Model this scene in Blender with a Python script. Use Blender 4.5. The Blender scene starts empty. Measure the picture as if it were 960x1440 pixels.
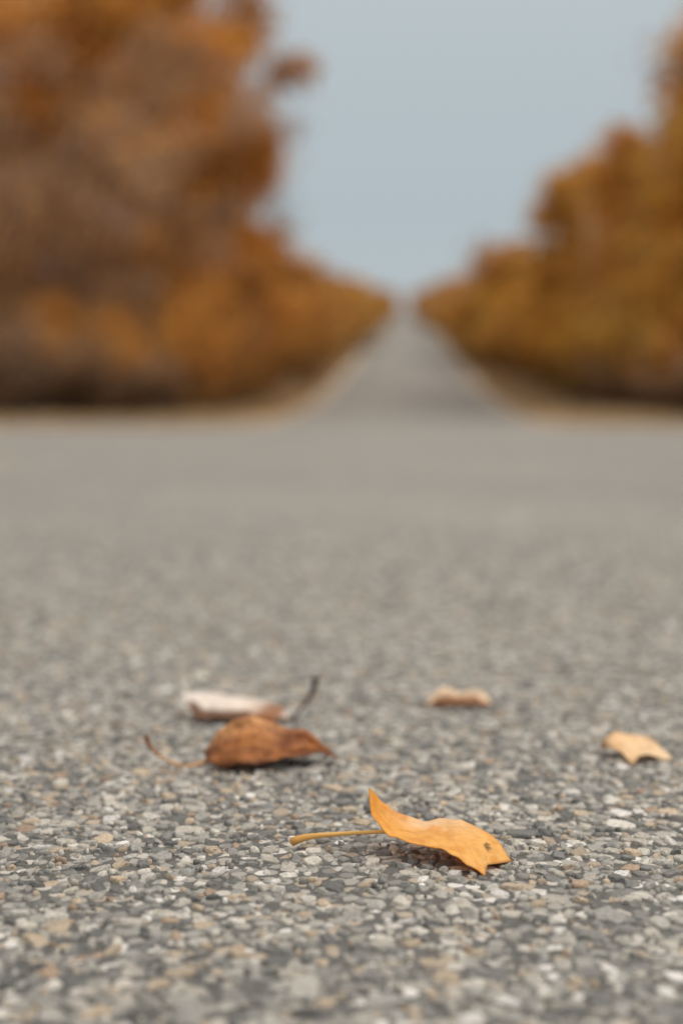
import bpy, math, random
import numpy as np
from mathutils import Vector, noise as mnoise

rng = np.random.default_rng(7)
random.seed(7)
scene = bpy.context.scene
COL = scene.collection

# ------------------------------------------------------------------ helpers
def new_mesh_object(name, V, F, cols=None, mats=(), midx=None, smooth=False, uv=None):
    V = np.asarray(V, dtype=np.float32); F = np.asarray(F, dtype=np.int32)
    me = bpy.data.meshes.new(name)
    n, k = F.shape
    me.vertices.add(len(V)); me.vertices.foreach_set("co", V.ravel())
    me.loops.add(n*k); me.loops.foreach_set("vertex_index", F.ravel())
    me.polygons.add(n)
    me.polygons.foreach_set("loop_start", np.arange(0, n*k, k, dtype=np.int32))
    me.polygons.foreach_set("loop_total", np.full(n, k, dtype=np.int32))
    for m in mats: me.materials.append(m)
    if midx is not None: me.polygons.foreach_set("material_index", np.asarray(midx, dtype=np.int32))
    me.polygons.foreach_set("use_smooth", np.full(n, smooth, dtype=bool))
    if cols is not None:
        a = me.color_attributes.new("Col", 'FLOAT_COLOR', 'POINT')
        c = np.ones((len(V), 4), dtype=np.float32); c[:, :3] = cols
        a.data.foreach_set("color", c.ravel())
    me.update(calc_edges=True)
    if uv is not None:
        ul = me.uv_layers.new(name="UVMap")
        ul.data.foreach_set("uv", np.asarray(uv, dtype=np.float32)[F.ravel()].ravel())
    me.validate()
    ob = bpy.data.objects.new(name, me); COL.objects.link(ob)
    return ob

class Geo:
    def __init__(s): s.V=[]; s.F=[]; s.C=[]; s.M=[]; s.n=0
    def add(s, V, F, C, m):
        V=np.asarray(V); F=np.asarray(F)
        s.V.append(V); s.F.append(F+s.n)
        C=np.asarray(C, dtype=float)
        if C.ndim==1: C=np.tile(C,(len(V),1))
        s.C.append(C); s.M.append(np.full(len(F), m)); s.n+=len(V)
    def arrays(s):
        return np.vstack(s.V), np.vstack(s.F), np.vstack(s.C), np.concatenate(s.M)

def tube(path, radii, n=6):
    P=np.asarray(path,float); r=np.asarray(radii,float); m=len(P)
    T=np.gradient(P,axis=0); T/= (np.linalg.norm(T,axis=1,keepdims=True)+1e-9)
    ref=np.array([0,0,1.0]) if abs(T[0,2])<.8 else np.array([1.0,0,0])
    A=np.cross(T,ref); A/= (np.linalg.norm(A,axis=1,keepdims=True)+1e-9)
    B=np.cross(T,A)
    th=np.linspace(0,2*np.pi,n,endpoint=False)
    V=P[:,None,:]+r[:,None,None]*(np.cos(th)[None,:,None]*A[:,None,:]+np.sin(th)[None,:,None]*B[:,None,:])
    V=V.reshape(-1,3)
    F=[]
    for i in range(m-1):
        for j in range(n):
            F.append((i*n+j,i*n+(j+1)%n,(i+1)*n+(j+1)%n,(i+1)*n+j))
    return V,np.array(F)

def leaf_quads(C, size, rng):
    n=len(C)
    a=rng.normal(size=(n,3)); a/=np.linalg.norm(a,axis=1,keepdims=True)
    b=rng.normal(size=(n,3)); b-= (a*b).sum(1,keepdims=True)*a; b/=np.linalg.norm(b,axis=1,keepdims=True)
    s=np.asarray(size)[:,None]
    V=np.stack([C-a*s, C+b*s*.62, C+a*s, C-b*s*.62],axis=1).reshape(-1,3)
    F=np.arange(4*n).reshape(n,4)
    return V,F

# ------------------------------------------------------------------ materials
def mat(name):
    m=bpy.data.materials.new(name); m.use_nodes=True
    nt=m.node_tree; nt.nodes.clear()
    out=nt.nodes.new("ShaderNodeOutputMaterial")
    return m,nt,out
def N(nt,t,**kw):
    n=nt.nodes.new(t)
    for k,v in kw.items(): setattr(n,k,v)
    return n
def ramp(nt, stops, interp='LINEAR'):
    r=N(nt,"ShaderNodeValToRGB"); cr=r.color_ramp; cr.interpolation=interp
    while len(cr.elements)<len(stops): cr.elements.new(0.5)
    for e,(p,c) in zip(cr.elements,stops):
        e.position=p; e.color=(c[0],c[1],c[2],1)
    return r
def mixc(nt, blend, fac, a, b):
    m=N(nt,"ShaderNodeMix",data_type='RGBA',blend_type=blend)
    for sock,val in ((m.inputs[0],fac),(m.inputs[6],a),(m.inputs[7],b)):
        if hasattr(val,"links"): nt.links.new(val,sock)
        elif isinstance(val,(int,float)): sock.default_value=val
        else: sock.default_value=(*val,1)
    return m.outputs[2]
def coords(nt, scale=1.0):
    tc=N(nt,"ShaderNodeTexCoord"); mp=N(nt,"ShaderNodeMapping")
    mp.inputs['Scale'].default_value=(scale,)*3 if not hasattr(scale,'__len__') else scale
    nt.links.new(tc.outputs['Object'],mp.inputs['Vector']); return mp.outputs[0]
def noise(nt, vec, sc, det=4, rough=.55):
    n=N(nt,"ShaderNodeTexNoise"); n.inputs['Scale'].default_value=sc; n.inputs['Detail'].default_value=det
    n.inputs['Roughness'].default_value=rough
    nt.links.new(vec,n.inputs['Vector']); return n.outputs['Fac']

def m_asphalt():
    m,nt,out=mat("worn_aggregate_asphalt"); L=nt.links.new
    v=coords(nt)
    vo=N(nt,"ShaderNodeTexVoronoi",voronoi_dimensions='2D'); vo.inputs['Scale'].default_value=125; L(v,vo.inputs['Vector'])
    sep=N(nt,"ShaderNodeSeparateColor"); L(vo.outputs['Color'],sep.inputs[0])
    pal=ramp(nt,[(0,(.13,.128,.12)),(.2,(.24,.232,.215)),(.42,(.37,.35,.31)),(.6,(.41,.345,.268)),(.72,(.33,.318,.29)),(.86,(.54,.51,.46)),(.95,(.69,.665,.625))],'CONSTANT')
    L(sep.outputs[0],pal.inputs[0])
    edge=ramp(nt,[(0,(1,1,1)),(.42,(1,1,1)),(.58,(0,0,0))]); L(vo.outputs['Distance'],edge.inputs[0])
    fine=noise(nt,v,900,2)
    binder=ramp(nt,[(.3,(.055,.053,.048)),(.7,(.17,.164,.15))]); L(fine,binder.inputs[0])
    c=mixc(nt,'MIX',edge.outputs[0],binder.outputs[0],pal.outputs[0])
    big=noise(nt,v,.45,3); bt=ramp(nt,[(.3,(.86,.86,.87)),(.7,(1.18,1.17,1.14))]); L(big,bt.inputs[0])
    c=mixc(nt,'MULTIPLY',1.0,c,bt.outputs[0])
    md=noise(nt,v,6,4,.7); mt=ramp(nt,[(.3,(.86,.86,.86)),(.7,(1.12,1.11,1.09))]); L(md,mt.inputs[0])
    c=mixc(nt,'MULTIPLY',1.0,c,mt.outputs[0])
    b=N(nt,"ShaderNodeBsdfPrincipled"); b.inputs['Roughness'].default_value=.75; b.inputs['Specular IOR Level'].default_value=.4
    L(c,b.inputs['Base Color'])
    bu=N(nt,"ShaderNodeBump"); bu.inputs['Strength'].default_value=.5; bu.inputs['Distance'].default_value=.0012; L(edge.outputs[0],bu.inputs['Height'])
    L(bu.outputs[0],b.inputs['Normal']); L(b.outputs[0],out.inputs[0]); return m

def m_stone():
    m,nt,out=mat("aggregate_stone"); L=nt.links.new
    v=coords(nt); at=N(nt,"ShaderNodeAttribute",attribute_name="Col")
    n1=noise(nt,v,420,3,.7); r1=ramp(nt,[(.28,(.58,.56,.53)),(.5,(1,1,1)),(.72,(1.26,1.24,1.2))]); L(n1,r1.inputs[0])
    c=mixc(nt,'MULTIPLY',1.0,at.outputs['Color'],r1.outputs[0])
    b=N(nt,"ShaderNodeBsdfPrincipled"); b.inputs['Roughness'].default_value=.5; b.inputs['Specular IOR Level'].default_value=.5
    L(c,b.inputs['Base Color'])
    bu=N(nt,"ShaderNodeBump"); bu.inputs['Strength'].default_value=.8; bu.inputs['Distance'].default_value=.0008; L(n1,bu.inputs['Height'])
    L(bu.outputs[0],b.inputs['Normal']); L(b.outputs[0],out.inputs[0]); return m

def m_foliage(name, transl=.0):
    m,nt,out=mat(name); L=nt.links.new
    at=N(nt,"ShaderNodeAttribute",attribute_name="Col")
    d=N(nt,"ShaderNodeBsdfDiffuse"); L(at.outputs['Color'],d.inputs['Color'])
    if transl:
        t=N(nt,"ShaderNodeBsdfTranslucent"); L(at.outputs['Color'],t.inputs['Color'])
        mx=N(nt,"ShaderNodeMixShader"); mx.inputs[0].default_value=transl
        L(d.outputs[0],mx.inputs[1]); L(t.outputs[0],mx.inputs[2]); L(mx.outputs[0],out.inputs[0])
    else: L(d.outputs[0],out.inputs[0])
    return m
def m_bark():
    m,nt,out=mat("bark"); L=nt.links.new
    at=N(nt,"ShaderNodeAttribute",attribute_name="Col"); v=coords(nt,(6,6,2))
    n=noise(nt,v,3,2); r=ramp(nt,[(.3,(.5,.5,.5)),(.65,(1.2,1.2,1.2))]); L(n,r.inputs[0])
    c=mixc(nt,'MULTIPLY',1.0,at.outputs['Color'],r.outputs[0])
    b=N(nt,"ShaderNodeBsdfDiffuse"); L(c,b.inputs['Color'])
    L(b.outputs[0],out.inputs[0]); return m
def m_ground(name="dry_grass_and_leaf_litter",stops=None,sc=1.3):
    m,nt,out=mat(name); L=nt.links.new
    v=coords(nt); n=noise(nt,v,sc,5,.65); r=ramp(nt,stops or [(.25,(.16,.10,.05)),(.45,(.32,.21,.11)),(.6,(.42,.30,.18)),(.8,(.42,.20,.05))]); L(n,r.inputs[0])
    n2=noise(nt,v,25,3,.7); r2=ramp(nt,[(.3,(.6,.6,.6)),(.7,(1.2,1.2,1.2))]); L(n2,r2.inputs[0])
    c=mixc(nt,'MULTIPLY',1.0,r.outputs[0],r2.outputs[0])
    b=N(nt,"ShaderNodeBsdfPrincipled"); b.inputs['Roughness'].default_value=.95; L(c,b.inputs['Base Color'])
    bu=N(nt,"ShaderNodeBump"); bu.inputs['Distance'].default_value=.05; L(n2,bu.inputs['Height']); L(bu.outputs[0],b.inputs['Normal'])
    L(b.outputs[0],out.inputs[0]); return m

def m_leaf(name, veins=.25, transl=.25, rough=.42, mottle=(.72,.62,.5), spec=.35, veincol=(.85,.62,.32)):
    m,nt,out=mat(name); L=nt.links.new
    at=N(nt,"ShaderNodeAttribute",attribute_name="Col")
    uv=N(nt,"ShaderNodeUVMap"); sp=N(nt,"ShaderNodeSeparateXYZ"); L(uv.outputs[0],sp.inputs[0])
    d=N(nt,"ShaderNodeMath",operation='SUBTRACT'); L(sp.outputs[1],d.inputs[0]); d.inputs[1].default_value=.5
    ab=N(nt,"ShaderNodeMath",operation='ABSOLUTE'); L(d.outputs[0],ab.inputs[0])
    mid=ramp(nt,[(0,(1,1,1)),(.015,(.8,.8,.8)),(.03,(0,0,0))]); L(ab.outputs[0],mid.inputs[0])
    k=N(nt,"ShaderNodeMath",operation='MULTIPLY_ADD'); L(ab.outputs[0],k.inputs[0]); k.inputs[1].default_value=-.55; L(sp.outputs[0],k.inputs[2])
    k2=N(nt,"ShaderNodeMath",operation='MULTIPLY'); L(k.outputs[0],k2.inputs[0]); k2.inputs[1].default_value=7
    fr=N(nt,"ShaderNodeMath",operation='PINGPONG'); L(k2.outputs[0],fr.inputs[0]); fr.inputs[1].default_value=.5
    lat=ramp(nt,[(0,(.75,.75,.75)),(.045,(0,0,0))]); L(fr.outputs[0],lat.inputs[0])
    mx=N(nt,"ShaderNodeMath",operation='MAXIMUM'); L(mid.outputs[0],mx.inputs[0]); L(lat.outputs[0],mx.inputs[1])
    v=coords(nt)
    n1=noise(nt,v,110,5,.6); r1=ramp(nt,[(.3,mottle),(.52,(1,1,1)),(.75,(1.12,1.12,1.1))]); L(n1,r1.inputs[0])
    c=mixc(nt,'MULTIPLY',1.0,at.outputs['Color'],r1.outputs[0])
    n3=noise(nt,v,700,3,.6); r3=ramp(nt,[(.26,(.45,.32,.2)),(.36,(1,1,1))]); L(n3,r3.inputs[0])
    c=mixc(nt,'MULTIPLY',.6,c,r3.outputs[0])
    vf=N(nt,"ShaderNodeMath",operation='MULTIPLY'); L(mx.outputs[0],vf.inputs[0]); vf.inputs[1].default_value=veins
    c=mixc(nt,'MIX',vf.outputs[0],c,veincol)
    b=N(nt,"ShaderNodeBsdfPrincipled"); b.inputs['Roughness'].default_value=rough; b.inputs['Specular IOR Level'].default_value=spec
    L(c,b.inputs['Base Color'])
    bu=N(nt,"ShaderNodeBump"); bu.inputs['Strength'].default_value=.6; bu.inputs['Distance'].default_value=.0007
    hh=N(nt,"ShaderNodeMath",operation='MULTIPLY_ADD'); L(mx.outputs[0],hh.inputs[0]); hh.inputs[1].default_value=-.8; L(n1,hh.inputs[2])
    L(hh.outputs[0],bu.inputs['Height']); L(bu.outputs[0],b.inputs['Normal'])
    t=N(nt,"ShaderNodeBsdfTranslucent"); L(c,t.inputs['Color'])
    ms=N(nt,"ShaderNodeMixShader"); ms.inputs[0].default_value=transl
    L(b.outputs[0],ms.inputs[1]); L(t.outputs[0],ms.inputs[2]); L(ms.outputs[0],out.inputs[0]); return m

M_ASPH=m_asphalt(); M_STONE=m_stone(); M_FOL=m_foliage("autumn_foliage",.25); M_BARK=m_bark(); M_GR=m_ground()
M_GRASS=m_foliage("dry_grass",0)
M_SHO=m_ground("sandy_gravel",[(.3,(.40,.35,.28)),(.5,(.54,.48,.39)),(.7,(.64,.58,.49))],2.5)

# ------------------------------------------------------------------ terrain
AX=math.radians(2.58); CA,SA=math.cos(AX),math.sin(AX)
SL=.0775
def zprof(s):
    if s<28: return 0.0
    if s<70: return SL*(s-28)**2/84
    if s<640: return SL*21+SL*(s-70)
    z0=SL*21+SL*570
    if s<760:
        t=s-640; return z0+SL*t-SL*t*t/240
    return z0+SL*60
def W(s,l,z=None):
    return (s*SA+l*CA, s*CA-l*SA, zprof(s) if z is None else z)

S=list(np.arange(-40,28,4.0))+list(np.arange(28,36,.5))+list(np.arange(36,90,1.5))+list(np.arange(90,640,12.0))+list(np.arange(640,780,8.0))+[820,900,1100,1500,2200,3500,5000]
LL=[-4000,-1500,-500,-150,-60,-25,-12,-8,-5,-3,0,3,5,8,12,25,60,150,500,1500,4000]
V=[];F=[]
S2=[-4000,-1000,-200]+S
for s in S2:
    for l in LL:
        x,y,z=W(s,l); V.append((x,y,z-.02))
nl=len(LL)
for i in range(len(S2)-1):
    for j in range(nl-1): F.append((i*nl+j,i*nl+j+1,(i+1)*nl+j+1,(i+1)*nl+j))
new_mesh_object("ground",V,F,mats=[M_GR],smooth=True)

HW=3.3; R=4.5
def hw(s):
    if s>=28+R: return HW
    t=(28+R-s)/R; return HW+R*(1-math.sqrt(max(0,1-t*t)))
V=[];F=[]
def strip(rows):
    base=len(V)
    for s,w in rows:
        for t in np.linspace(-1,1,9): V.append(W(s,t*w))
    for i in range(len(rows)-1):
        for j in range(8): F.append((base+i*9+j,base+i*9+j+1,base+(i+1)*9+j+1,base+(i+1)*9+j))
strip([(s,60) for s in list(np.arange(-40,28,4.0))+[28]])
strip([(s,hw(s)) for s in S if 28<=s<=1500])
new_mesh_object("asphalt_road",V,F,mats=[M_ASPH],smooth=False)
# gravel shoulders (between asphalt and grass)
r=np.random.default_rng(3)
V=[];F=[]
for sgn in (-1,1):
    base=len(V); rows=[s for s in S if 28<=s<=760]
    for s in rows:
        e=hw(s); wv=.7+.25*mnoise.noise(Vector((s*.35,sgn*9,0)))
        for l,dz in ((e-.06,.004),(e+wv,-.006)):
            x,y,z=W(s,sgn*l); V.append((x,y,z+dz))
    for i in range(len(rows)-1):
        q=(base+2*i,base+2*i+1,base+2*i+3,base+2*i+2); F.append(q if sgn>0 else q[::-1])
    base=len(V); ls=np.arange(hw(28),59,.8)
    for l in ls:
        wv=.7+.6*mnoise.noise(Vector((l*.3,sgn*5,2)))
        for s,dz in ((27.9-wv*2.0,.004),(28.35+.4*wv,-.004)):
            x,y,z=W(s,sgn*l,0); V.append((x,y,dz))
    for i in range(len(ls)-1):
        q=(base+2*i,base+2*i+2,base+2*i+3,base+2*i+1); F.append(q if sgn>0 else q[::-1])
new_mesh_object("gravel_shoulder",V,F,mats=[M_SHO])

# ------------------------------------------------------------------ aggregate stones (near field)
import bmesh
def stone_templates(sub,k,seed):
    r=np.random.default_rng(seed); out=[]
    bm=bmesh.new(); bmesh.ops.create_icosphere(bm,subdivisions=sub,radius=1)
    bm.verts.ensure_lookup_table()
    v0=np.array([v.co[:] for v in bm.verts]); f0=np.array([[v.index for v in f.verts] for f in bm.faces]); bm.free()
    for i in range(k):
        v=v0.copy()
        for _ in range(r.integers(4,8)):
            a=r.uniform(0,2*np.pi); e=r.uniform(-.1,.6); n=np.array([math.cos(a)*math.cos(e),math.sin(a)*math.cos(e),math.sin(e)])
            dcut=r.uniform(.45,.85); dd=v@n; ov=np.clip(dd-dcut,0,None); v-=ov[:,None]*n*0.95
        for _ in range(2):
            n=np.array([r.normal()*.22,r.normal()*.22,1.0]); n/=np.linalg.norm(n)
            dd=v@n; ov=np.clip(dd-r.uniform(.3,.5),0,None); v-=ov[:,None]*n*.92
        v+=r.normal(size=v.shape)*.03
        m=np.abs(v[:,:2]).max(); v[:,:2]/=m
        out.append(v)
    return out,f0
TH,FH=stone_templates(3,30,1)
TM,FM=stone_templates(2,24,2)
TL,FL=stone_templates(1,12,3)
pal=np.array([(.13,.129,.12),(.19,.186,.172),(.28,.27,.246),(.37,.35,.308),(.46,.425,.365),(.55,.52,.46),(.44,.35,.25),(.35,.25,.172),(.67,.64,.60),(.41,.33,.24)])
pw=np.array([.10,.15,.18,.18,.14,.09,.055,.03,.035,.045]); pw/=pw.sum()
placed={}
cell=.02
stones=[]
def ok(x,y,r,f):
    cx,cy=int(x//cell),int(y//cell)
    for i in (-1,0,1):
        for j in (-1,0,1):
            for (a,b,q) in placed.get((cx+i,cy+j),()):
                dd=(r+q)*f
                if (a-x)**2+(b-y)**2<dd*dd: return False
    return True
Y0,Y1=.34,3.0
for (rmin,rmax,dens,f,ymax) in ((.0056,.0082,1300,.85,9),(.0038,.0056,9500,.80,9),(.0025,.0038,28000,.82,1.9),(.0012,.0025,40000,.86,1.05)):
    ym=min(Y1,ymax)
    a=.42; tot=int(dens*((ym-Y0)*1.0+a*(ym**2-Y0**2)))
    ys=rng.uniform(0,1,tot*2)*(ym-Y0)+Y0
    hwid=.42+a*ys
    keep=rng.uniform(0,1,len(ys))<hwid/(.42+a*ym); ys=ys[keep][:tot]; hwid=hwid[keep][:tot]
    xs=rng.uniform(-1,1,len(ys))*hwid; rs=rng.uniform(rmin,rmax,len(ys)); fade=rng.uniform(0,1,len(ys))
    for x,y,r_,fd in zip(xs.tolist(),ys.tolist(),rs.tolist(),fade.tolist()):
        if fd<(y-1.7)/1.3: continue
        if ok(x,y,r_,f):
            placed.setdefault((int(x//cell),int(y//cell)),[]).append((x,y,r_)); stones.append((x,y,r_))
print("stones",len(stones))
A=np.array(stones); ang=rng.uniform(0,2*np.pi,len(A)); asp=rng.uniform(.5,1.0,len(A))
ci=rng.choice(len(pal),len(A),p=pw); cc=pal[ci]*rng.uniform(.8,1.18,(len(A),1))
zt=rng.uniform(.0006,.0028,len(A)); tx=rng.normal(size=len(A))*.10; ty=rng.normal(size=len(A))*.10
lod=np.where(A[:,1]<1.0,0,np.where(A[:,1]<1.6,1,2))
lod[(A[:,2]<.0038)&(lod==0)]=1
lod[(A[:,2]<.0025)]=2
Vs=[];Fs=[];Cs=[];base=0
for lv,(T,FF) in enumerate(((TH,FH),(TM,FM),(TL,FL))):
    T=np.array(T); idx=np.where(lod==lv)[0]
    ti=rng.integers(0,len(T),len(idx)); v=T[ti].copy()
    a=A[idx]; r_=a[:,2][:,None]*1.2
    X=v[:,:,0]*r_; Y=v[:,:,1]*r_*asp[idx][:,None]; thick=.0030+.25*a[:,2][:,None]
    Z=v[:,:,2]*thick
    ztop=(v[:,:,2].max(1)[:,None]*thick)
    Z=Z-ztop+zt[idx][:,None]+X*tx[idx][:,None]+Y*ty[idx][:,None]
    c,s_=np.cos(ang[idx])[:,None],np.sin(ang[idx])[:,None]
    PX=X*c-Y*s_+a[:,0][:,None]; PY=X*s_+Y*c+a[:,1][:,None]
    P=np.stack([PX,PY,Z],-1).reshape(-1,3); nv=v.shape[1]
    Fi=(FF[None]+ (np.arange(len(idx))*nv)[:,None,None]).reshape(-1,3)+base
    Vs.append(P);Fs.append(Fi);Cs.append(np.repeat(cc[idx],nv,axis=0)); base+=len(P)
new_mesh_object("road_gravel",np.vstack(Vs),np.vstack(Fs),cols=np.vstack(Cs),mats=[M_STONE],smooth=True)

# ------------------------------------------------------------------ trees
PAL={
 'orange':[(.90,.43,.09),(.80,.35,.065),(.92,.52,.15),(.68,.30,.08),(.46,.23,.09)],
 'brown':[(.60,.36,.20),(.48,.30,.19),(.76,.41,.17),(.50,.36,.27),(.84,.43,.12)],
 'gold':[(.92,.52,.09),(.88,.45,.08),(.94,.60,.16),(.76,.38,.08),(.50,.28,.09)],
}
def branch_path(p,d,L,seg,wob,rng,up=0.0):
    P=[np.array(p,float)]; d=np.array(d,float)
    for i in range(seg):
        d=d+rng.normal(size=3)*wob; d[2]+=up; d/=np.linalg.norm(d); P.append(P[-1]+d*L/seg)
    return np.array(P)
def make_tree(seed,H,RX,kind,pal,nb=30,leafn=16000,lsz=.10,bark=(.13,.10,.08),crown0=.18,twigs=0,trunk_r=None,stems=1,clump=1.0,shade_frac=.25):
    r=np.random.default_rng(seed); g=Geo(); tips=[]; bark=np.array(bark)
    for st in range(stems):
        off=r.normal(size=2)*(.25*RX if stems>1 else 0)
        lean=r.normal(size=2)*(.25 if stems>1 else .03)
        TR=trunk_r or H*.012
        h=H*(r.uniform(.6,1) if stems>1 else 1)*.93
        tp=branch_path((off[0],off[1],-.1),(lean[0],lean[1],1),h,9,.05 if kind!='col' else .02,r,.03)
        V,F=tube(tp,np.linspace(TR,TR*(.12 if kind!='col' else .35),10),7); g.add(V,F,bark,1)
        nbs=max(5,nb//stems)
        for b in range(nbs):
            t=crown0+(1-crown0)*(b+r.uniform(0,1))/nbs; t=min(t,.99)
            k=t*9; i=int(k); p=tp[i]*(1-(k-i))+tp[min(i+1,9)]*(k-i)
            tt=(t-crown0)/(1-crown0)
            if kind=='round': prof=(math.sin(math.pi*min(1,(.12+.88*tt)))**.6)
            elif kind=='shrub': prof=math.sqrt(max(.05,1-tt**2.2))
            else: prof=(.6+.4*math.sin(math.pi*tt))*(1-.5*tt**3)
            Lb=RX*prof*r.uniform(.5,1.2); a=r.uniform(0,2*np.pi)
            el={'round':r.uniform(.1,.8),'shrub':r.uniform(-.05,.7),'col':r.uniform(.4,1.1)}[kind]
            d=(math.cos(a)*math.cos(el),math.sin(a)*math.cos(el),math.sin(el))
            bp=branch_path(p,d,Lb/ (math.cos(el) if kind!='col' else .8),5,.12,r,.03)
            V,F=tube(bp,np.linspace(TR*.4*(1-.5*t),TR*.06,6),5); g.add(V,F,bark,1)
            for q in range(4):
                j=r.integers(1,6); d2=r.normal(size=3); d2[2]=abs(d2[2])*.6
                sp=branch_path(bp[j],d2,Lb*r.uniform(.2,.45),3,.15,r,.03)
                V,F=tube(sp,np.linspace(TR*.12,TR*.03,4),4); g.add(V,F,bark,1)
                tips.append(sp[-1]); tips.append(sp[2])
            tips.append(bp[-1])
    tips=np.array(tips)
    if twigs:
        ti=r.integers(0,len(tips),twigs)
        for i in ti:
            d=r.normal(size=3); d[2]+=.5
            tpth=branch_path(tips[i]+r.normal(size=3)*.15,d,r.uniform(.4,1.1),2,.2,r,.02)
            V,F=tube(tpth,[.012,.009,.005],3); g.add(V,F,bark*r.uniform(.9,1.7),1)
    if leafn:
        w=r.uniform(.05,1,len(tips))**1.8; w/=w.sum()
        ti=r.choice(len(tips),leafn,p=w)
        rad=(RX*.085+.13)*r.uniform(.7,1.4,len(tips))*clump
        C=tips[ti]+r.normal(size=(leafn,3))*rad[ti][:,None]*np.array([1,1,.75])
        kk=(C[:,2]>.02)&(r.uniform(size=leafn)<.25+C[:,2]/(.18*H)); C=C[kk]; ti=ti[kk]
        n=len(C)
        pc=np.array(PAL[pal]); cl=r.integers(0,len(pc),len(tips)); br=r.uniform(.6,1.15,len(tips))
        mixk=np.where(r.uniform(size=n)<.7, cl[ti], r.integers(0,len(pc),n))
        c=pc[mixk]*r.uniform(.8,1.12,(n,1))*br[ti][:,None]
        low=np.clip(1.15-C[:,2]/(shade_frac*H),0,1)[:,None]; c=c*(1-low*.88)+np.array([.065,.042,.032])*low*.88  # shade at the foot of the foliage, painted into the leaf colours
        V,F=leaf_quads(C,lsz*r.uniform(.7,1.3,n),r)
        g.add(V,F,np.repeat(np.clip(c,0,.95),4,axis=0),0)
    return g.arrays()

T={}
T['oak_a']=make_tree(11,20,5.2,'round','orange',nb=42,leafn=17500,lsz=.18,crown0=.08,shade_frac=.1)
T['oak_b']=make_tree(12,18,4.6,'round','brown',nb=40,leafn=13000,lsz=.17,crown0=.06,twigs=600,bark=(.26,.20,.16),shade_frac=.1)
T['bare']=make_tree(13,11,4.0,'round','brown',nb=40,leafn=6500,lsz=.13,crown0=.08,twigs=1700,bark=(.30,.23,.19),shade_frac=.3)
T['birch']=make_tree(14,12,2.3,'col','gold',nb=34,leafn=7500,lsz=.12,crown0=.10,bark=(.62,.52,.40),trunk_r=.13,shade_frac=.15)
T['birch2']=make_tree(24,12,2.1,'col','orange',nb=30,leafn=6500,lsz=.12,crown0=.10,bark=(.62,.52,.40),trunk_r=.13,shade_frac=.15)
T['snag']=make_tree(18,10,1.1,'col','gold',nb=22,leafn=900,lsz=.10,crown0=.3,bark=(.84,.62,.38),trunk_r=.17,shade_frac=.1)
T['shrub_o']=make_tree(15,5,2.4,'shrub','orange',nb=36,leafn=8500,lsz=.10,crown0=.06,stems=5,trunk_r=.05,twigs=200,shade_frac=.38)
T['shrub_g']=make_tree(16,6,2.9,'shrub','gold',nb=40,leafn=10000,lsz=.11,crown0=.05,stems=5,trunk_r=.05,twigs=200,shade_frac=.38)
T['shrub_b']=make_tree(17,4,2.2,'shrub','brown',nb=36,leafn=5000,lsz=.09,crown0=.05,stems=6,trunk_r=.045,twigs=900,bark=(.11,.08,.065),shade_frac=.85)
base_h={'oak_a':20,'oak_b':18,'bare':11,'birch':12,'birch2':12,'snag':10,'shrub_o':5,'shrub_g':6,'shrub_b':4}
NAMES={'oak_a':'autumn_tree','oak_b':'autumn_tree','bare':'bare_tree','birch':'birch_tree','birch2':'birch_tree','snag':'birch_tree','shrub_o':'autumn_shrub','shrub_g':'autumn_shrub','shrub_b':'bare_shrub'}
MESH={}
for k,(V,F,C,M) in T.items():
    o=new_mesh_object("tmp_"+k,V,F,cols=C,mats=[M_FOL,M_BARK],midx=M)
    MESH[k]=o.data; bpy.data.objects.remove(o); MESH[k].name=k+"_mesh"
def plant(k,s,l,H,wr=1.0):
    o=bpy.data.objects.new(NAMES[k],MESH[k]); COL.objects.link(o)
    x,y,z=W(s,l); o.location=(x,y,z-.05); f=H/base_h[k]
    o.scale=(f*wr,f*wr,f); o.rotation_euler=(0,0,random.uniform(0,6.28))
# left side
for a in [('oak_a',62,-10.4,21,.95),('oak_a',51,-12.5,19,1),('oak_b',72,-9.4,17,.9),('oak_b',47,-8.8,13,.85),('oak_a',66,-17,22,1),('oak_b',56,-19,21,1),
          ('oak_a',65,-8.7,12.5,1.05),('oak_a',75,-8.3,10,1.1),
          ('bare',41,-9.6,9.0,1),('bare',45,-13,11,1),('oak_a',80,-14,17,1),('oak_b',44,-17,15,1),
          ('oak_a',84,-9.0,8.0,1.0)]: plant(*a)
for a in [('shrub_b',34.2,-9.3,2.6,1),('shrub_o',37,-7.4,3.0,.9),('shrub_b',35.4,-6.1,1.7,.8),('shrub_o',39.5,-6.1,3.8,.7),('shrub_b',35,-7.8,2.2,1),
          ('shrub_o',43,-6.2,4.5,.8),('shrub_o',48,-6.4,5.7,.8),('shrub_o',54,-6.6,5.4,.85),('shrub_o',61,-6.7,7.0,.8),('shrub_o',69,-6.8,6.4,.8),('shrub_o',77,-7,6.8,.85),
          ('shrub_b',36.5,-11.5,3.4,1.1),('shrub_o',39.5,-9.6,3.6,1),('shrub_b',41,-12.5,4,1.2),('shrub_b',45,-9,4,1.2),('shrub_o',50,-10,5,1.2),('shrub_b',40,-7.4,2.4,1)]: plant(*a)
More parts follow.
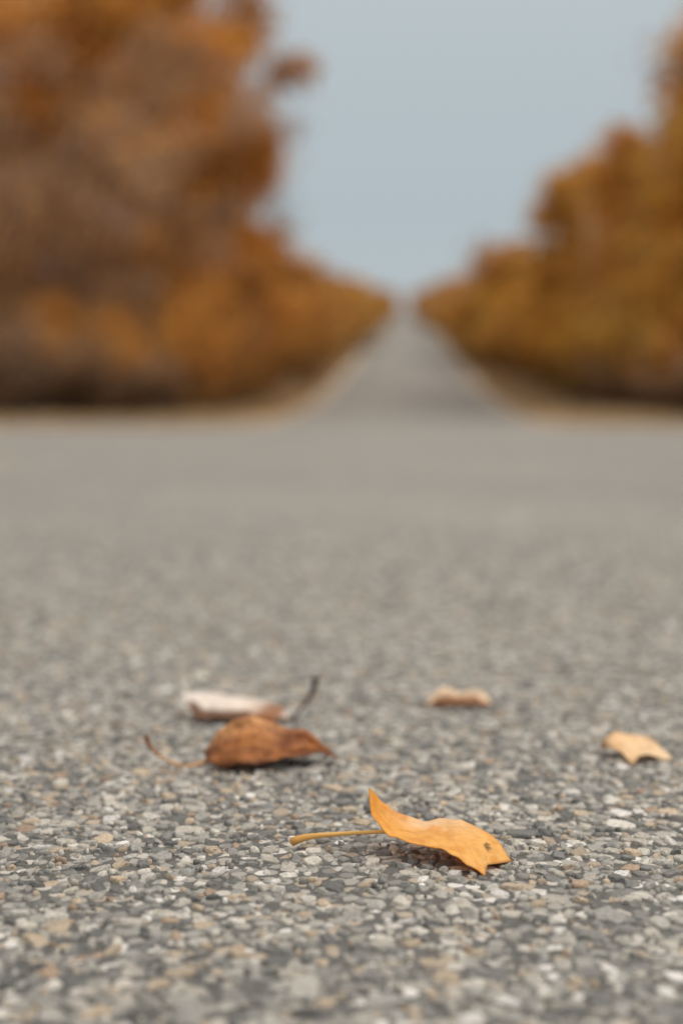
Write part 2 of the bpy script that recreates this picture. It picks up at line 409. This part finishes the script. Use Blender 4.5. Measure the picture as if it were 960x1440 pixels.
# right side
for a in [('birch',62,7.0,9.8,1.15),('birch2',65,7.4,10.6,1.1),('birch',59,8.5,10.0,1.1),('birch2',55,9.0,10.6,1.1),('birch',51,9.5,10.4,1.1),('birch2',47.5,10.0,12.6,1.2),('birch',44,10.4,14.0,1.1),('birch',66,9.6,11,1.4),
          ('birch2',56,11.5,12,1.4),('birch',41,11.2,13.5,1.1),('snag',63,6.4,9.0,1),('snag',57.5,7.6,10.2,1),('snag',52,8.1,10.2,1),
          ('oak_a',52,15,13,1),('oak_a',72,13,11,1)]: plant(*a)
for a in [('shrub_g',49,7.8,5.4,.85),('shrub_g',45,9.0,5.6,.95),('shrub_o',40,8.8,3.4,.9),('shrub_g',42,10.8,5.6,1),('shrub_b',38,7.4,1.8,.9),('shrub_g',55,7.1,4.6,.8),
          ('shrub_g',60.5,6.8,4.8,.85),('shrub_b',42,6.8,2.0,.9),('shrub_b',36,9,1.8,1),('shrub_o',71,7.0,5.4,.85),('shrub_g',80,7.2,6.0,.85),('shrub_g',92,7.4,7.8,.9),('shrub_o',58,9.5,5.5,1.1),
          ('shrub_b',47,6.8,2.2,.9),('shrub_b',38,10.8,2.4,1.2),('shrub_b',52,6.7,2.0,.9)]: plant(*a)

def small(seed,pal): return make_tree(seed,6,2.9,'shrub',pal,nb=30,leafn=2400,lsz=.24,crown0=.04,stems=3,trunk_r=.06,shade_frac=.3)
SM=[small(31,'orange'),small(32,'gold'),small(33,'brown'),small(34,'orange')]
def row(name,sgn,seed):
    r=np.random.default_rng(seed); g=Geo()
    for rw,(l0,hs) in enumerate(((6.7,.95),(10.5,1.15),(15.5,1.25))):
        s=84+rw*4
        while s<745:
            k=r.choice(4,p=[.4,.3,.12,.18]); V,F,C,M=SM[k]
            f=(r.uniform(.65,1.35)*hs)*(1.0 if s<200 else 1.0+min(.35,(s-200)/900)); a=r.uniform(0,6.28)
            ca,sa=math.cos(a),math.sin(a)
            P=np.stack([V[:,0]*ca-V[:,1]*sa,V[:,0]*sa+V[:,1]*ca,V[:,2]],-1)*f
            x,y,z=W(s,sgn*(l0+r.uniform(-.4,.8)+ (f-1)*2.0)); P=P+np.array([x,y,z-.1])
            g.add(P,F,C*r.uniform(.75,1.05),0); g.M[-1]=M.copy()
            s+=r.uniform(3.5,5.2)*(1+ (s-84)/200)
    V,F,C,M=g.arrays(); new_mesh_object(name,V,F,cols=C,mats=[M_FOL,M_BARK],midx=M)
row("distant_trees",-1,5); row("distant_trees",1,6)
g=Geo(); r=np.random.default_rng(9)
PAL['dark']=[(.10,.11,.08),(.13,.13,.09),(.17,.14,.09)]
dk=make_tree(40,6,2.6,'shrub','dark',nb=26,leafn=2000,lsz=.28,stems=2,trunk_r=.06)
for i in range(22):
    f=r.uniform(.7,1.1); V,F,C,M=dk; x,y,z=W(790+r.uniform(-15,30),-30+60*i/21); g.add(V*f+np.array([x,y,z-.1]),F,C,0); g.M[-1]=M.copy()
V,F,C,M=g.arrays(); new_mesh_object("distant_trees",V,F,cols=C,mats=[M_FOL,M_BARK],midx=M)

# ------------------------------------------------------------------ verge grass + litter
r=np.random.default_rng(21)
n=36000
s=28.4+ (r.uniform(0,1,n)**1.5)*130; side=np.where(r.uniform(size=n)<.5,-1,1)
e=np.array([hw(v) for v in s]); far=r.uniform(0,1,n)
l=side*(e+.55+far**1.5*(np.where(s<34,9,2.6)))
P=np.array([W(a,b) for a,b in zip(s,l)])
h=r.uniform(.05,.18,n)*(1+far); d=r.normal(size=(n,2))*.35; aa=r.uniform(0,6.28,n); w=.012+.00018*s
V=np.zeros((n,4,3)); dx=np.stack([np.cos(aa)*w,np.sin(aa)*w],-1)
V[:,0,:2]=P[:,:2]-dx; V[:,1,:2]=P[:,:2]+dx; V[:,:2,2]=P[:,2][:,None]-.03
tipx=P[:,:2]+d*h[:,None]; V[:,2,:2]=tipx+dx*.2; V[:,3,:2]=tipx-dx*.2; V[:,2:,2]=(P[:,2]+h)[:,None]
gc=np.array([(.62,.48,.30),(.55,.40,.24),(.44,.30,.16),(.55,.32,.12),(.64,.52,.36)])[r.integers(0,5,n)]*r.uniform(.8,1.15,(n,1))
new_mesh_object("dry_grass",V.reshape(-1,3),np.arange(4*n).reshape(n,4),cols=np.repeat(gc,4,axis=0),mats=[M_GRASS])
n=8000
s=26+ (r.uniform(0,1,n)**1.4)*90; side=np.where(r.uniform(size=n)<.5,-1,1)
e=np.array([hw(max(28,v)) for v in s]); l=side*(e+r.normal(size=n)*.3+.1+ r.uniform(0,1,n)**2*4)
C=np.array([W(a,b) for a,b in zip(s,l)]); C[:,2]+=.03
V,F=leaf_quads(C,r.uniform(.03,.06,n),r)
V=V.reshape(n,4,3); V[:,:,2]=C[:,2][:,None]+(V[:,:,2]-C[:,2][:,None])*.3; V=V.reshape(-1,3)
lc=np.array(PAL['orange']+PAL['gold'])[r.integers(0,10,n)]
new_mesh_object("leaf_litter",V,F,cols=np.repeat(lc,4,axis=0),mats=[M_FOL])

# ------------------------------------------------------------------ foreground leaves
def spline(pts,n):
    P=np.array(pts,float); d=np.r_[0,np.cumsum(np.linalg.norm(np.diff(P,axis=0),axis=1))]; d/=d[-1]
    t=np.linspace(0,1,n)
    m=np.gradient(P,d,axis=0) if len(P)>2 else np.tile(P[-1]-P[0],(len(P),1))
    out=np.zeros((n,3))
    for i,tv in enumerate(t):
        k=min(max(np.searchsorted(d,tv)-1,0),len(P)-2); hh=d[k+1]-d[k]; u=(tv-d[k])/hh
        out[i]=(2*u**3-3*u**2+1)*P[k]+(u**3-2*u**2+u)*hh*m[k]+(-2*u**3+3*u**2)*P[k+1]+(u**3-u**2)*hh*m[k+1]
    return out
def build_leaf(name,origin,rot,front,back,ridge,stem,srad,colfn,material,stemcol,bulge=0,crinkle=.5,seed=0,edge_wave=.4,lift=1.6,th=.35,warpfn=None):
    nu,nv=110,40
    Fc=spline(front,nu); Bc=spline(back,nu)
    Rc=spline(ridge,nu) if ridge else None
    V=[];C=[];UV=[]
    for i in range(nu):
        u=i/(nu-1)
        for j in range(nv):
            v=j/(nv-1)
            if Rc is None:
                p=Fc[i]*(1-v)+Bc[i]*v; p=p+np.array([0,0,bulge*math.sin(math.pi*v)*math.sin(math.pi*u)])
                p=p+np.array([0,0,-1.0*math.exp(-((v-.5)/.12)**2)*math.sin(math.pi*min(1,u*1.0))])
            else:
                if v<.5: q=v*2; p=Fc[i]*(1-q)+Rc[i]*q; p=p+np.array([0,0,1.5*math.sin(math.pi*q)*math.sin(math.pi*u)])
                else: q=v*2-1; p=Rc[i]*(1-q)+Bc[i]*q; p=p+np.array([0,3.0*math.sin(math.pi*q)*math.sin(math.pi*u),0])
            if warpfn: p=warpfn(u,v,p)
            q=Vector((p[0]*.055+seed*3.1,p[1]*.055,p[2]*.055))
            w=mnoise.noise(q*1.0)*1.6+mnoise.noise(q*3.0)*.8+mnoise.noise(q*7)*.35
            ed=min(v,1-v); ew=math.exp(-ed*12)*mnoise.noise(Vector((u*11+seed,v*2,0)))*edge_wave*2
            amp=min(1,6*min(u,1-u)+.15)
            p=p+np.array([0,-(w*crinkle)*amp*.6 if Rc is not None else 0,(w*crinkle+ew)*amp])
            p[2]=max(p[2],.0)
            V.append(p); C.append(colfn(u,v,p)); UV.append((u,v))
    F=[(i*nv+j,(i+1)*nv+j,(i+1)*nv+j+1,i*nv+j+1) for i in range(nu-1) for j in range(nv-1)]
    V=np.array(V)*.001
    emp=bpy.data.objects.new(name,None); COL.objects.link(emp); emp.location=(origin[0],origin[1],.001*lift); emp.rotation_euler=(0,0,rot); emp.empty_display_size=.02
    ob=new_mesh_object("blade",V,np.array(F),cols=np.clip(np.array(C),0,1),mats=[material],smooth=True,uv=UV)
    so=ob.modifiers.new("thick",'SOLIDIFY'); so.thickness=th*.001; so.offset=0
    ob.parent=emp
    if stem:
        sp=spline(stem,28); rr=np.interp(np.linspace(0,1,28),np.linspace(0,1,len(srad)),srad)
        Vt,Ft=tube(sp,rr,10)
        nvv=len(Vt); Vt=np.vstack([Vt,sp[0:1]-(sp[1]-sp[0])*.3,sp[-1:]])
        F3=[(nvv,(j+1)%10,j) for j in range(10)]+[(nvv+1,27*10+j,27*10+(j+1)%10) for j in range(10)]
        Ft3=[(f[0],f[1],f[2]) for f in Ft]+[(f[0],f[2],f[3]) for f in Ft]+F3
        sc=np.array([stemcol(i/27) for i in range(28)]); sc=np.vstack([np.repeat(sc,10,axis=0),sc[0:1],sc[-1:]])
        st=new_mesh_object("stem",Vt*.001,np.array(Ft3),cols=sc,mats=[M_STEM],smooth=True); st.parent=emp
    return emp
M_STEM=m_foliage("leaf_stem",.05)
M_L1=m_leaf("yellow_leaf",.28,.30,.42,(.88,.74,.52)); M_L2=m_leaf("brown_leaf",.16,.12,.55,(.50,.40,.32),.25,(.6,.3,.13)); M_L3=m_leaf("pale_leaf",.2,.2,.55,(.75,.68,.6),.25)
def lerp(a,b,t): t=max(0,min(1,t)); return np.array(a)*(1-t)+np.array(b)*t
def sm(a,b,x): t=max(0,min(1,(x-a)/(b-a))); return t*t*(3-2*t)

# yellow leaf
def c1(u,v,p):
    c=lerp((.93,.46,.065),(.95,.55,.16),u)
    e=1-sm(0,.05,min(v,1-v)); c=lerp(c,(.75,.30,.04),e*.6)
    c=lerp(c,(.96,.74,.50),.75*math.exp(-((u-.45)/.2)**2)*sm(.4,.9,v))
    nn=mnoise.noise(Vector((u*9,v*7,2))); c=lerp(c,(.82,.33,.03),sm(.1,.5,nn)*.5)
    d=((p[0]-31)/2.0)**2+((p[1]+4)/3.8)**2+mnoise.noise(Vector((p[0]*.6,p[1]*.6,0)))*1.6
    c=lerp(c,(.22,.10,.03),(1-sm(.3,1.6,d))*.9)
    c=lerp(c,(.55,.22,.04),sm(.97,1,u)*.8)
    return c
def w1(u,v,p):
    k=sm(.84,1.0,u); return p+np.array([-5.5*k*(1-abs(2*v-1))**1.0, 1.5*k*math.sin(2*math.pi*v), 2.2*k*math.sin(math.pi*v)])
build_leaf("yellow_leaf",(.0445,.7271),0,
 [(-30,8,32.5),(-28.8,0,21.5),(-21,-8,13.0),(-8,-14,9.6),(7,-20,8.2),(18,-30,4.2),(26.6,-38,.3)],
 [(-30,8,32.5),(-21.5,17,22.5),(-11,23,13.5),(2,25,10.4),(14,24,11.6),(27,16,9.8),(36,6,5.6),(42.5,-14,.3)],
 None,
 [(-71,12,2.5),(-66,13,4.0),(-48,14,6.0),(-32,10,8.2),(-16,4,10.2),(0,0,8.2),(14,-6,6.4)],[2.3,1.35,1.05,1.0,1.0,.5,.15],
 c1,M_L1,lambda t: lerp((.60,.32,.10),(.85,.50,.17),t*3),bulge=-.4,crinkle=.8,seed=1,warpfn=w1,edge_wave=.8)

# brown curled leaf
def c2(u,v,p):
    c=lerp((.52,.20,.06),(.26,.085,.03),sm(-.25,.4,mnoise.noise(Vector((u*4,v*9,5)))))
    c=lerp(c,(.74,.38,.16),.75*math.exp(-((v-.45)/.13)**2)*(1-sm(.35,.75,u)))
    cr=abs(mnoise.noise(Vector((u*3.2,v*13,8)))); c=lerp(c,(.12,.04,.02),(1-sm(0,.07,cr))*.55)
    c=lerp(c,(.08,.028,.015),(1-sm(0,.07,v))*.8)
    c=lerp(c,(.15,.05,.025),sm(.75,1,u)*.7)
    c=lerp(c,(.15,.05,.03),(1-sm(0,.12,u))*.7)
    return c
def w2(u,v,p):
    f=mnoise.noise(Vector((u*3.0,v*9.0,17)))*3.4*min(1,5*min(u,1-u)); return p+np.array([0,-f,f*.45])
build_leaf("brown_leaf",(-.0464,.914),0,
 [(-43,0,7),(-37,-10,2.6),(-28,-15,3.0),(-14,-19,4.6),(5,-16,7.2),(21,-10,9.2),(33,-2,9.4),(45,3,3)],
 [(-43,3,9),(-34,26,5),(-16,36,6),(4,36,4),(22,26,7),(36,14,8),(45,4,3)],
 [(-43,2,9),(-36,3,19),(-28,5,26),(-15,8,31),(0,9,26.5),(9,9,23.5),(22,8,21.5),(34,6,13),(45,3.5,3.4)],
 [(-81,2,19),(-79.5,1,14),(-75,-1,9.5),(-66,-5,4.2),(-54,-8,1.6),(-44,-3,2.6),(-38,2,8)],[1.9,1.25,1.0,.95,1.0,1.1,.8],
 c2,M_L2,lambda t: lerp((.16,.06,.03),(.66,.36,.16),t*2.0),crinkle=1.3,seed=2,edge_wave=1.6,warpfn=w2)

# pale leaf behind it
def c3(u,v,p):
    c=lerp((.93,.87,.81),(.82,.66,.52),u)
    k=(1-sm(.22,.42,v+.16*mnoise.noise(Vector((u*8,0,3)))))
    c=lerp(c,(.15,.06,.025),k*.97*sm(.08,.2,u))
    c=lerp(c,(.34,.13,.05),sm(.58,.75,u)*(1-sm(.84,.92,u))*.9)
    return c
build_leaf("pale_leaf",(-.080,1.0538),0,
 [(-41,15,17),(-34,0,9.5),(-27,-8,3.5),(-10,-12,2.0),(10,-11,1.2),(29,-7,1.2),(42,-10,.3)],
 [(-41,15,17),(-30,25,15.5),(-19,31,13.5),(0,33,10.5),(18,28,9.5),(32,16,7),(42,-9,.5)],
 None,
 [(60.5,5,31),(60,5,26),(57,5,18),(50,0,8.5),(43,-7,2),(34,-6,2)],[2.5,1.8,1.3,1.2,1.2,.6],
 c3,M_L3,lambda t: lerp((.03,.02,.016),(.08,.04,.03),t),bulge=2.5,crinkle=1.3,seed=3)

# small orange leaf further back
def c4(u,v,p):
    c=lerp((.74,.48,.26),(.93,.74,.54),v); c=lerp(c,(.24,.085,.03),(1-sm(.22,.5,v+.15*mnoise.noise(Vector((u*7,1,4)))))*.92); return c
build_leaf("orange_leaf",(.0921,1.1031),0,
 [(-25,0,.6),(-15,-6,1.5),(-2,-7,3.0),(10,-6,3.0),(20,-4,1.6),(26,0,.6)],
 [(-25,1,1),(-20,12,7),(-11,14,12.5),(2,20,7.0),(14,16,10),(22,12,6),(26,0,.8)],
 None,[(-25,0,1),(-31,-4,2)],[.5,.8],
 c4,M_L3,lambda t:(.3,.14,.06),bulge=2.0,crinkle=1.2,seed=4)

# peach coloured leaf at right
def c5(u,v,p):
    c=lerp((.90,.58,.30),(.93,.72,.46),u); c=lerp(c,(.12,.05,.03),(1-sm(.06,.22,u))*.95)
    c=lerp(c,(.50,.25,.10),(1-sm(0,.1,min(v,1-v)))*.6); return c
def w5(u,v,p):
    k=sm(.82,1.0,u); return p+np.array([-5*k*(1-abs(2*v-1)),0,1.0*k*math.sin(math.pi*v)])
build_leaf("peach_leaf",(.1941,.9331),0,
 [(-21,8,5.0),(-11,-3,5.5),(-3.5,-15,.3),(3,-9,3.2),(9,-7,2.8),(16,-9,1.6),(22,-12,.2)],
 [(-21,8,5.5),(-16.5,17,9),(-9.5,22,12.8),(3,25,9.5),(16,22,7.5),(22,12,4.2),(24,-7,1.2)],
 None,None,None,c5,M_L3,None,bulge=1.2,crinkle=1.2,seed=5,warpfn=w5)

def small_leaf(name,x,y,rot,scale,seed,pal):
    a,b=pal
    def cf(u,v,p): return lerp(a,b,.5+.5*mnoise.noise(Vector((u*5,v*5,seed))))
    e=build_leaf(name,(x,y),rot,[(-28,0,.5),(-14,-15,4),(4,-18,1.0),(20,-8,5),(30,0,.6)],[(-28,0,.6),(-14,16,6),(4,18,3),(20,9,7),(30,0,.7)],None,
      [(-28,0,1),(-40,2,2),(-54,8,4)],[.7,.8,1.1],cf,M_L3,lambda t:(.4,.2,.08),bulge=3,crinkle=1.5,seed=seed)
    e.scale=(scale,)*3
small_leaf("fallen_leaf",-1.64,6.9,.4,1.9,11,((.7,.42,.22),(.8,.55,.34)))
small_leaf("fallen_leaf",-4.4,19,1.4,1.5,12,((.5,.28,.1),(.6,.33,.1)))
small_leaf("fallen_leaf",3.9,22,2.4,1.5,13,((.5,.28,.1),(.6,.33,.1)))

# ------------------------------------------------------------------ world, sun, camera
w=bpy.data.worlds.new("World"); scene.world=w; w.use_nodes=True
nt=w.node_tree; nt.nodes.clear(); L=nt.links.new
out=N(nt,"ShaderNodeOutputWorld"); bg=N(nt,"ShaderNodeBackground"); bg.inputs[1].default_value=.1
sky=N(nt,"ShaderNodeTexSky"); sky.sky_type='NISHITA'; sky.sun_disc=False
EL,AZ=math.radians(54),math.radians(88)
sky.sun_elevation=EL; sky.sun_rotation=AZ; sky.dust_density=3; sky.air_density=1
tc=N(nt,"ShaderNodeTexCoord"); sp=N(nt,"ShaderNodeSeparateXYZ"); L(tc.outputs['Generated'],sp.inputs[0])
rp=ramp(nt,[(0,(.53,.56,.565)),(.06,(.485,.54,.565)),(.14,(.445,.515,.55)),(.28,(.50,.56,.585)),(.5,(.88,.85,.82)),(1,(1.24,1.18,1.12))]); L(sp.outputs[2],rp.inputs[0])
scl=N(nt,"ShaderNodeVectorMath",operation='SCALE'); L(rp.outputs[0],scl.inputs[0]); scl.inputs['Scale'].default_value=10
mx=mixc(nt,'MIX',.05,scl.outputs[0],sky.outputs[0])
L(mx,bg.inputs[0]); L(bg.outputs[0],out.inputs[0])

ld=bpy.data.lights.new("sun",'SUN'); ld.energy=1.5; ld.angle=math.radians(14); ld.color=(1,.93,.84)
lo=bpy.data.objects.new("sun",ld); COL.objects.link(lo)
dirv=Vector((math.sin(AZ)*math.cos(EL),math.cos(AZ)*math.cos(EL),math.sin(EL)))
lo.rotation_euler=dirv.to_track_quat('Z','Y').to_euler()

cam=bpy.data.cameras.new("camera"); co=bpy.data.objects.new("camera",cam); COL.objects.link(co)
co.location=(0,0,.23); co.rotation_euler=(math.radians(90-3.92),0,0)
cam.sensor_fit='HORIZONTAL'; cam.sensor_width=24; cam.lens=50; cam.clip_start=.01; cam.clip_end=8000
cam.dof.use_dof=True; cam.dof.focus_distance=.735; cam.dof.aperture_fstop=3.1
scene.camera=co
scene.view_settings.view_transform='Standard'; scene.view_settings.look='None'; scene.view_settings.exposure=0
